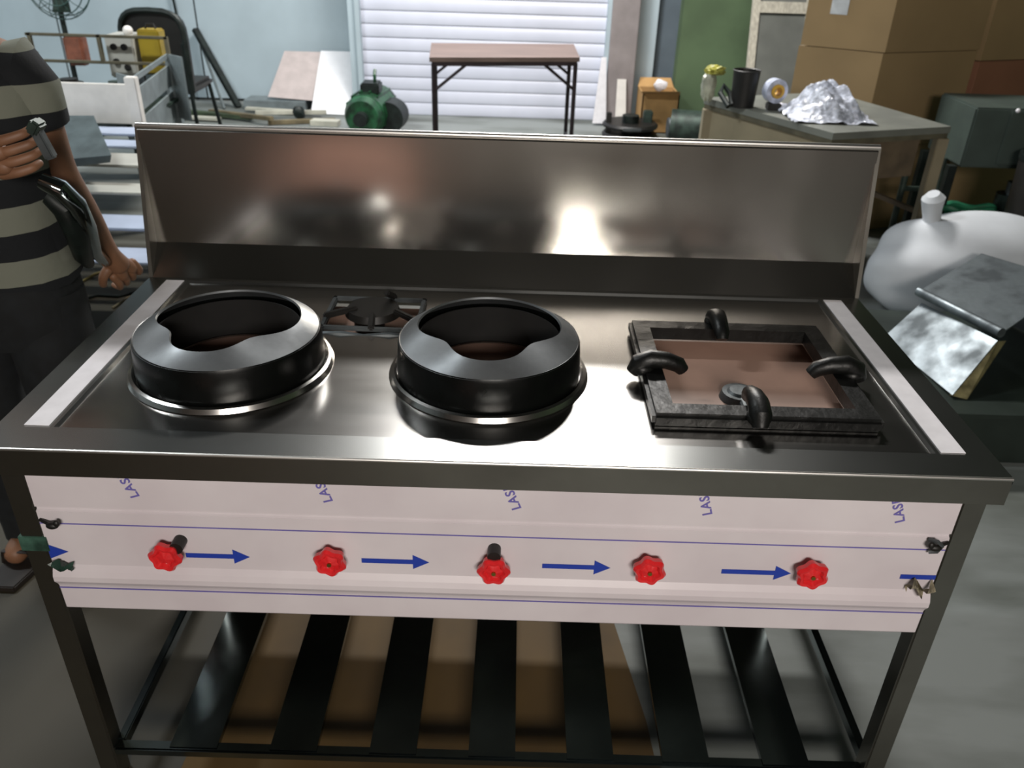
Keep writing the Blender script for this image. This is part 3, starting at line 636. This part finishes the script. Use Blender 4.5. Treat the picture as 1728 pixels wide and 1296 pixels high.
def endp(z0, z1, m, nm, y0=3.24, y1=4.0):
    M().hull([(-1.865, y0, z0), (-1.985, y1, z0), (-1.865, y0, z1), (-1.985, y1, z1), (-1.875, y0, z0), (-1.995, y1, z0), (-1.875, y0, z1), (-1.995, y1, z1)]).build(nm, m, cr)
endp(.40, .55, 'grey sheet', 'end_slat'); endp(.58, .69, 'grey sheet', 'end_slat'); endp(.725, .75, 'grey sheet', 'end_slat')
endp(.40, .75, 'grey sheet', 'end_upright', 3.24, 3.34); endp(.40, .75, 'grey sheet', 'end_upright', 3.9, 4.0)
for i, (x, y, s) in enumerate(((-2.55, 3.6, .07), (-2.35, 3.55, .09), (-2.15, 3.65, .075))):
    t = M(); t.cyl((x, y, .515), (x, y, .515+s*1.6), s, s*.8, 16); t.cyl((x, y, .515+s*1.6), (x, y, .535+s*1.6), s*.5, n=12)
    tag(t.build('machine_part', ['motor dark', 'black', 'grimy green'][i]), ['dark round machine part at left in the tray of the steel trolley', 'black round machine part at middle of the steel trolley tray', 'greenish machine part at right in the steel trolley tray'][i], 'part', 'machine parts in the trolley')
# welder + yellow box on the trolley ledge
wd = thing('control_box', 'small pale control box with dark dials beside the yellow case', 'control box', (-2.27, 4.12, 0))
M().box(-2.36, -2.20, 4.06, 4.24, .60, .83, .008).build('housing', 'pale film sheet', wd); M().box(-2.33, -2.23, 4.10, 4.20, 0, .60).build('pedestal', 'grey dark', wd)
for x, z in ((-2.31, .77), (-2.25, .77), (-2.31, .69), (-2.25, .66)): M().cyl((x, 4.06, z), (x, 4.045, z), .018, n=12).build('dial', 'black', wd)
M().ball((-2.24, 4.12, .85), .028).build('lamp_cap', 'white sheet', wd)
yc = thing('yellow_case', 'upright yellow case in front of the black arched chair back', 'case', (-2.13, 4.2, 0))
mat('case yellow', '8f7a1c', .5, var=.15, scale=8)
M().box(-2.185, -2.06, 4.1, 4.2, .62, .86, .008).build('case_body', 'case yellow', yc); M().box(-2.18, -2.07, 4.11, 4.19, 0, .62).build('support', 'grey dark', yc); M().tube([(-2.15, 4.15, .86), (-2.14, 4.15, .885), (-2.10, 4.15, .885), (-2.09, 4.15, .86)], .006, 8).build('handle', 'black', yc)
# black arched chair
ch = thing('black_chair', 'black chair with arched back behind the yellow case', 'chair', (-2.3, 4.7, 0))
t = M(); pts = []
pl = []
for i in range(13):
    a = math.pi*(1-i/12); pl.append((-2.31+.20*math.copysign(abs(math.cos(a))**.6, math.cos(a)), .74+.17*abs(math.sin(a))**.7))
t.prism([(x, -z) for x, z in [(-2.51, .42)]+pl+[(-2.11, .42)]], -.03, .03, Matrix.Translation((0, 4.66, 0)) @ Matrix.Rotation(-math.pi/2, 4, 'X')); t.build('backrest', 'black', ch)
t = M(); t.tube([(x, 4.62, z) for x, z in [(-2.51, .42)]+pl+[(-2.11, .42)]], .018, 8); t.build('back_tube', 'motor dark', ch)
M().box(-2.50, -2.12, 4.66, 5.06, .40, .46, .02).build('seat', 'black', ch)
for a, b in (((-2.49, 4.64, .42), (-2.52, 4.60, 0)), ((-2.13, 4.62, .72), (-2.10, 4.60, 0)), ((-2.48, 5.02, .41), (-2.52, 5.06, 0)), ((-2.14, 5.02, .41), (-2.10, 5.06, 0))): M().cyl(a, b, .013, n=10).build('leg', 'motor dark', ch)
# pedestal fan
mat('fan green', '2d4742', .5, var=.2)
fn = thing('pedestal_fan', 'dark green pedestal fan against the pale blue wall, top left', 'fan', (-3.16, 5.2, 0))
M().cyl((-3.16, 5.2, 0), (-3.16, 5.2, .03), .17, n=28).build('base', 'fan green', fn); M().cyl((-3.16, 5.2, .03), (-3.16, 5.2, .96), .018, n=10).build('pole', 'motor dark', fn)
mat('fan red', '7a4a38', .5, var=.2)
M().box(-3.17, -3.03, 5.14, 5.24, .48, .68, .02).build('switch_box', 'fan red', fn); M().cyl((-3.12, 5.2, 1.0), (-3.12, 5.34, 1.0), .06, n=18).build('motor', 'motor dark', fn)
t = M()
for r, y in ((.06, 5.10), (.13, 5.09), (.19, 5.11), (.22, 5.15), (.20, 5.2)): 
    pts = [(-3.12+r*math.cos(a*math.pi/14), y, 1.0+r*math.sin(a*math.pi/14)) for a in range(29)]; t.tube(pts, .004, 5)
for k in range(16):
    a = k*math.pi/8; ca, sa = math.cos(a), math.sin(a); t.tube([(-3.12+.05*ca, 5.09, 1+.05*sa), (-3.12+.16*ca, 5.095, 1+.16*sa), (-3.12+.22*ca, 5.15, 1+.22*sa), (-3.12+.19*ca, 5.22, 1+.19*sa)], .0028, 5)
t.build('cage', 'fan green', fn)
for k in range(3):
    a = k*2*math.pi/3+.4; ca, sa = math.cos(a), math.sin(a); c = Vector((-3.12, 5.15, 1.0)); e = Vector((ca, 0, sa)); s = Vector((-sa, 0, ca))
    M().hull([c+e*.03+s*.02, c+e*.03-s*.02, c+e*.17+s*.07+Vector((0, .02, 0)), c+e*.18-s*.04-Vector((0, .02, 0)), c+e*.10+s*.07, c+e*.03+s*.02+Vector((0, .004, 0)), c+e*.17+s*.06+Vector((0, .026, 0))]).build('blade', 'grimy green', fn)
# leaning angle irons and bars
tag(M().bar((-2.725, 6.50, .58), (-2.36, 6.25, .005), .05, .035).build('angle_iron', 'motor dark'), 'thick dark steel bar leaning steeply against the pale wall', 'steel bar')
tag(M().bar((-2.70, 6.50, .50), (-2.46, 6.18, .005), .018, .018).build('thin_bar', 'grey dark'), 'thin grey bar leaning beside the thick dark steel bar', 'steel bar')
tag(M().tube([(-2.88, 6.5, 1.6), (-2.88, 6.5, 1.0), (-2.87, 6.5, .8), (-2.84, 6.49, .4), (-2.80, 6.45, .02)], .011, 6).build('hanging_cord', 'motor dark'), 'dark cord hanging down the pale blue wall behind the chair', 'cord')
# leaning sheets
mat('pink board', 'b5a9a6', .6, var=.05)
tag(M().hull([(-2.10, 6.24, .10), (-1.72, 6.24, .08), (-1.99, 6.50, .43), (-1.67, 6.50, .43), (-2.10, 6.245, .098), (-1.72, 6.245, .078), (-1.99, 6.505, .428), (-1.67, 6.505, .428)]).build('leaning_board', 'pink board'), 'pinkish grey board leaning on the wall left of the white sheet', 'board')
mat('bright sheet', 'ebebee', .4, var=.02)
tag(M().hull([(-1.715, 6.10, .005), (-1.39, 6.08, .005), (-1.68, 6.50, .44), (-1.36, 6.5, .44), (-1.715, 6.106, .003), (-1.39, 6.086, .003), (-1.68, 6.506, .438), (-1.36, 6.506, .438)]).build('white_sheet', 'bright sheet'), 'bright white sheet leaning at the left edge of the shutter', 'board')
tag(M().box(-2.30, -1.78, 6.20, 6.42, .001, .075, .004).build('low_plinth', 'grey sheet'), 'low grey block on the floor below the leaning pinkish board', 'block')
tag(M().hull([(.62, 5.98, .02), (.73, 5.98, .02), (.66, 6.04, .52), (.70, 6.04, .52), (.62, 5.99, .02), (.73, 5.99, .02), (.66, 6.05, .52), (.70, 6.05, .52)]).build('leaning_strip', 'film strip'), 'narrow white strip leaning against the bare plaster pillar', 'strip')
tag(M().hull([(.80, 5.95, .01), (.89, 5.95, .01), (.80, 6.03, .36), (.87, 6.03, .36), (.80, 5.958, .01), (.89, 5.958, .01), (.80, 6.038, .36), (.87, 6.038, .36)]).build('leaning_card', 'white sheet'), 'short white card leaning on the pillar beside the narrow strip', 'card')
# scrap on the floor
mat('scrap wood', '6b6047', .7, var=.2); mat('scrap pale', 'b5b3a5', .5, var=.1); mat('scrap green', '3d4a33', .7, var=.2)
sc = [((-2.9, 6.0, .02), (-2.1, 5.75, .03), .06, .03, 'scrap green', 'greenish plank lying on the floor below the leaning bars'), ((-2.65, 5.75, .02), (-2.35, 5.72, .02), .07, .02, 'scrap pale', 'short pale offcut nearest the chair on the floor'),
      ((-2.25, 6.1, .03), (-1.6, 6.0, .03), .05, .02, 'scrap pale', 'long pale metal strip on floor before the grey block'), ((-2.1, 5.85, .05), (-1.55, 5.95, .05), .03, .03, 'scrap pale', 'narrow pale bar crossing the scrap on the floor'),
      ((-1.95, 5.65, .02), (-1.45, 5.8, .02), .05, .03, 'scrap wood', 'brown wooden offcut left of the green motor'), ((-2.5, 5.95, .03), (-1.9, 5.6, .06), .04, .03, 'scrap wood', 'long brown batten lying across the floor scrap'),
      ((-1.62, 5.72, .02), (-1.40, 5.70, .02), .10, .04, 'scrap pale', 'small pale block beside the green motor')]
for a, b, wx, wy, m, lb_ in sc: tag(M().bar(a, b, wx, wy, .002).build('scrap_piece', m), lb_, 'scrap', 'scrap pieces on the floor')
t = M(); t.ball((-1.75, 5.85, .06), .05, .04, .05, 2, .4, 2); tag(t.build('rusty_fitting', 'motor dark'), 'small dark rusty fitting among the floor scrap', 'fitting')
# cords on the floor by the man
mat('cord yellow', '6f6230', .6, var=.2)
def fl(px, py, z=.006):
    d = fw+RT*((px-864)/FPX)-UP*((py-648)/FPX); return CAM+d*((z-CAM.z)/d.z)
tag(M().tube([fl(130, 480), fl(160, 462), fl(200, 452), fl(225, 448)], .006, 8).build('floor_cord', 'cord yellow'), 'yellowish cord on the floor under the hand of the man', 'cord')
tag(M().tube([fl(128, 508), fl(165, 498), fl(200, 500), fl(235, 492), fl(260, 470)], .006, 8).build('floor_cord', 'motor dark'), 'dark cord on the floor nearest the left corner of the stove', 'cord')
tag(M().tube([fl(190, 520), fl(215, 502), fl(245, 494)], .005, 8).build('floor_cord', 'scrap wood'), 'short brown cord crossing the dark cord on the floor', 'cord')

# ------------------------------------------------------------------ the man
mat('skin', '7d5840', .55, var=.08, scale=20, bump=.08); mat('trousers', '101417', .85, var=.2, scale=30, bump=.1); mat('hair', '120f0d', .6, var=.2, scale=60, bump=.4)
mat('eye', 'e6e2dc', .2); mat('iris', '1a100a', .2); mat('sandal', '241d18', .6)
stripes('shirt stripes', ['73766a', '0e1216'], .112, .79)
man = thing('person', 'person in cream and navy striped polo shirt and dark trousers, left of the stove', 'person', (-1.11, .70, 0))
def skin_mesh(chains):
    me = bpy.data.meshes.new('sk'); V = []; E_ = []; R_ = []; roots = []
    for ch_ in chains:
        idx = {}
        roots.append(len(V)); pts = ch_['pts']
        base = len(V)
        for p, r in pts: V.append(p); R_.append(r)
        for a, b in ch_['edges']: E_.append((base+a, base+b))
    me.from_pydata([tuple(v) for v in V], E_, []); o = bpy.data.objects.new('sk', me); COL.objects.link(o)
    md = o.modifiers.new('s', 'SKIN'); md.use_smooth_shade = True; sv = me.skin_vertices[0].data
    for i, r in enumerate(R_): sv[i].radius = (r, r); sv[i].use_root = i in roots
    ss = o.modifiers.new('ss', 'SUBSURF'); ss.levels = 2; ss.render_levels = 2
    bpy.context.view_layer.update(); me2 = bpy.data.meshes.new_from_object(o.evaluated_get(bpy.context.evaluated_depsgraph_get()))
    bpy.data.objects.remove(o); return me2
V3 = Vector
# joints
pel = V3((-1.11, .70, .80)); chest = V3((-1.10, .69, 1.08)); neck = V3((-1.10, .68, 1.27)); headb = V3((-1.095, .655, 1.33))
shL = V3((-.945, .70, 1.205)); elL = V3((-.945, .74, .99)); wrL = V3((-.925, .83, .775)); haL = V3((-.915, .865, .725))
shR = V3((-1.27, .70, 1.205)); elR = V3((-1.29, .62, .98)); wrR = V3((-.995, .50, 1.07)); haR = V3((-.905, .485, 1.085))
hpL = V3((-1.025, .70, .76)); knL = V3((-1.02, .68, .43)); anL = V3((-1.01, .72, .07)); hpR = V3((-1.195, .70, .76)); knR = V3((-1.20, .67, .43)); anR = V3((-1.215, .70, .07))
pts = [(pel, .10), (chest, .115), (neck-V3((0, 0, .03)), .06), (headb, .050), (shL, .052), (elL, .040), (wrL, .026), (haL, .030),
       (shR, .052), (elR, .040), (wrR, .026), (haR, .030), (hpL, .075), (knL, .052), (anL, .034), (hpR, .075), (knR, .052), (anR, .034),
       (anL+V3((.01, -.11, -.035)), .030), (anR+V3((-.01, -.11, -.035)), .030), (V3(elL)*.5+V3(wrL)*.5, .038), (V3(elR)*.5+V3(wrR)*.5, .038)]
edges = [(0, 1), (1, 2), (2, 3), (2, 4), (4, 5), (5, 20), (20, 6), (6, 7), (2, 8), (8, 9), (9, 21), (21, 10), (10, 11), (0, 12), (12, 13), (13, 14), (14, 18), (0, 15), (15, 16), (16, 17), (17, 19)]
chains = [dict(pts=pts, edges=edges)]
def hand(w, h, side, curl, lens=1.0):
    d = (h-w).normalized(); s = side.normalized(); n = d.cross(s).normalized()
    for k, ln in enumerate((.068, .076, .072, .056)):
        root = h-d*.012+s*(.030-.020*k); p1 = h+d*.030+s*(.033-.021*k); q = (d*math.cos(curl*.6)+n*math.sin(curl*.6)); p2 = p1+q*ln*.5
        q2 = (d*math.cos(curl*1.6)+n*math.sin(curl*1.6)); p3 = p2+q2*ln*.42
        chains.append(dict(pts=[(root, .012), (p1, .0098), (p2, .0088), (p3, .0070)], edges=[(0, 1), (1, 2), (2, 3)]))
    r = h-d*.03+s*.018; t1 = r+s*.030+d*.020+n*.008; t2 = t1+d*.028+s*.008+n*.014; t3 = t2+d*.018+n*.014-s*.004
    chains.append(dict(pts=[(r, .014), (t1, .0115), (t2, .010), (t3, .0078)], edges=[(0, 1), (1, 2), (2, 3)]))
    chains.append(dict(pts=[(h-d*.035, .024), (h+s*.014, .018), (h+s*.012+d*.030, .015)], edges=[(0, 1), (1, 2)]))
    chains.append(dict(pts=[(h-d*.034, .022), (h-s*.016, .018), (h-s*.018+d*.028, .014)], edges=[(0, 1), (1, 2)]))
hand(wrL, haL, V3((-.5, -1, -.3)), 1.0)
hand(wrR, haR, V3((0, -.25, 1)), -.9)
body = M(); body.b.from_mesh(skin_mesh(chains))
hc = V3((-1.09, .63, 1.435))
th = bmesh.new(); bmesh.ops.create_icosphere(th, subdivisions=4, radius=1)
for v in th.verts:
    c = v.co.copy(); wd_ = .072*(1-.18*max(0, -c.z)); v.co = hc+V3((c.x*wd_, c.y*.092-(.010 if c.z < -.4 and c.y < 0 else 0), c.z*.112))
body._take(th, None, True)
body.hull([hc+V3(p) for p in ((-.006, -.088, .012), (.006, -.088, .012), (-.015, -.088, -.028), (.015, -.088, -.028), (0, -.112, -.024), (0, -.097, .0))], .003)
for s in (-1, 1): body.ball(hc+V3((s*.073, .005, -.005)), .010, .020, .030)
body.tube([hc+V3((-.024, -.078, -.055)), hc+V3((-.01, -.090, -.052)), hc+V3((.01, -.090, -.052)), hc+V3((.024, -.078, -.055))], [.003, .006, .006, .003], 8)
bo = body.build('body', 'skin', man)
for s in (-1, 1): M().ball(hc+V3((s*.030, -.080, .012)), .011, .008, .008, 2).build('eye', 'eye', man); M().ball(hc+V3((s*.030, -.0875, .012)), .005, .003, .005, 2).build('iris', 'iris', man)
t = M(); th = bmesh.new(); bmesh.ops.create_icosphere(th, subdivisions=4, radius=1)
bmesh.ops.delete(th, geom=[v for v in th.verts if v.co.z < .15 and v.co.y < .1 or v.co.z < -.45], context='VERTS')
for v in th.verts: v.co = hc+V3((v.co.x*.079, v.co.y*.099+.004, v.co.z*.120+.004))
t._take(th, None, True); t.build('hair', 'hair', man)
# shirt
rings = []
for z, cx, cy, rx, ry, p in ((.775, -1.11, .70, .178, .125, .85), (.80, -1.11, .70, .176, .125, .85), (.90, -1.11, .69, .170, .128, .85), (1.0, -1.105, .685, .168, .126, .85), (1.10, -1.10, .69, .176, .120, .85), (1.17, -1.10, .69, .182, .108, .9), (1.215, -1.10, .69, .165, .090, .95), (1.245, -1.10, .69, .125, .075, 1), (1.262, -1.10, .685, .080, .064, 1), (1.30, -1.10, .68, .066, .060, 1)):
    rings.append([(x+.003*math.sin(9*i+z*20), y, zz+.006*math.sin(i*.9)) for i, (x, y, zz) in enumerate(ell((cx, cy, z), rx, ry, 28, 0, p))])
t = M(); t.loft(rings, False)
def sleeve(t, a, b, k, r0=.060, r1=.056):
    a, b = V3(a), V3(b); e = a+(b-a)*k; inn = a+(V3((-1.10, .69, 1.16))-a)*.35
    t.tube([inn, a+(e-a)*.02, a+(e-a)*.3, a+(e-a)*.65, e, e-(e-a).normalized()*.004, a+(e-a)*.6], [.055, r0, .061, .059, r1, r1-.008, r1-.012], 20, cap=False)
sleeve(t, shL, elL, .50); sleeve(t, shR, elR, .60); sh_ = t.build('polo_shirt', 'shirt stripes', man); sh_['label'] = 'polo shirt with broad cream and navy stripes'
t = M(); t.tube([V3((-1.10+.066*math.cos(a*math.pi/8), .68+.062*math.sin(a*math.pi/8), 1.285+.014*math.sin(a*math.pi/8))) for a in range(17)], .011, 8); t.build('collar', 'pale bag', man)
mat('emblem', '1b2026', .8)
t = M(); t.box(-1.055, -1.040, .566, .571, 1.135, 1.150, .002); t.box(-1.052, -1.046, .565, .570, 1.125, 1.136, .001); t.build('emblem', 'emblem', man)
# trousers
t = M(); t.loft([ell((-1.11, .70, z), rx, ry, 24, 0, .85) for z, rx, ry in ((.84, .150, .110), (.76, .165, .118), (.68, .172, .115), (.63, .168, .100))], True)
for hp, kn, an in ((hpL, knL, anL), (hpR, knR, anR)):
    t.tube([hp+V3((0, 0, -.02)), hp*.6+kn*.4, kn, kn*.5+an*.5, an+V3((0, 0, .03)), an+V3((0, 0, -.01))], [.088, .090, .076, .070, .066, .066], 20)
t.build('trousers', 'trousers', man)
for an, s in ((anL, .01), (anR, -.01)):
    t = M(); t.hull([an+V3((dx, dy, dz)) for dx, dy in ((-.038, .045), (.038, .045), (.045, -.11), (-.045, -.11), (.03, -.175), (-.03, -.175)) for dz in (-.07, -.052)], .003); t.build('sandal', 'sandal', man)
    M().tube([an+V3((-.042, -.08, -.055)), an+V3((-.030, -.09, -.012)), an+V3((.030, -.09, -.012)), an+V3((.042, -.08, -.055))], .009, 8, flat=.5).build('sandal_strap', 'sandal', man)
# held things
tl = thing('hand_tool', 'small dark metal tool held in the right hand of the man', 'tool', (-.87, .475, 1.05))
M().bar(at(58, 214, .462), at(88, 268, .462), .018, .018, .003).build('tool_shaft', 'burner grey', tl); M().bar(at(52, 208, .462), at(70, 220, .462), .030, .026, .004).build('tool_head', 'grimy green', tl)
pp = thing('bent_pipe', 'shiny bent burner pipe hanging beside the left arm of the man', 'pipe', (-.90, .72, .79))
t = M(); t.tube([at(70, 305, .60), at(100, 318, .60), at(128, 345, .62), at(148, 385, .66), at(160, 425, .72), at(178, 442, .80)], [.016, .020, .020, .018, .014, .012], 12); t.build('pipe', 'mirror steel', pp)
t = M(); t.tube([at(82, 330, .63), at(110, 350, .63), at(130, 390, .65), at(140, 430, .70), at(150, 445, .74)], [.018, .026, .026, .020, .012], 12); t.build('grip', 'motor dark', pp)
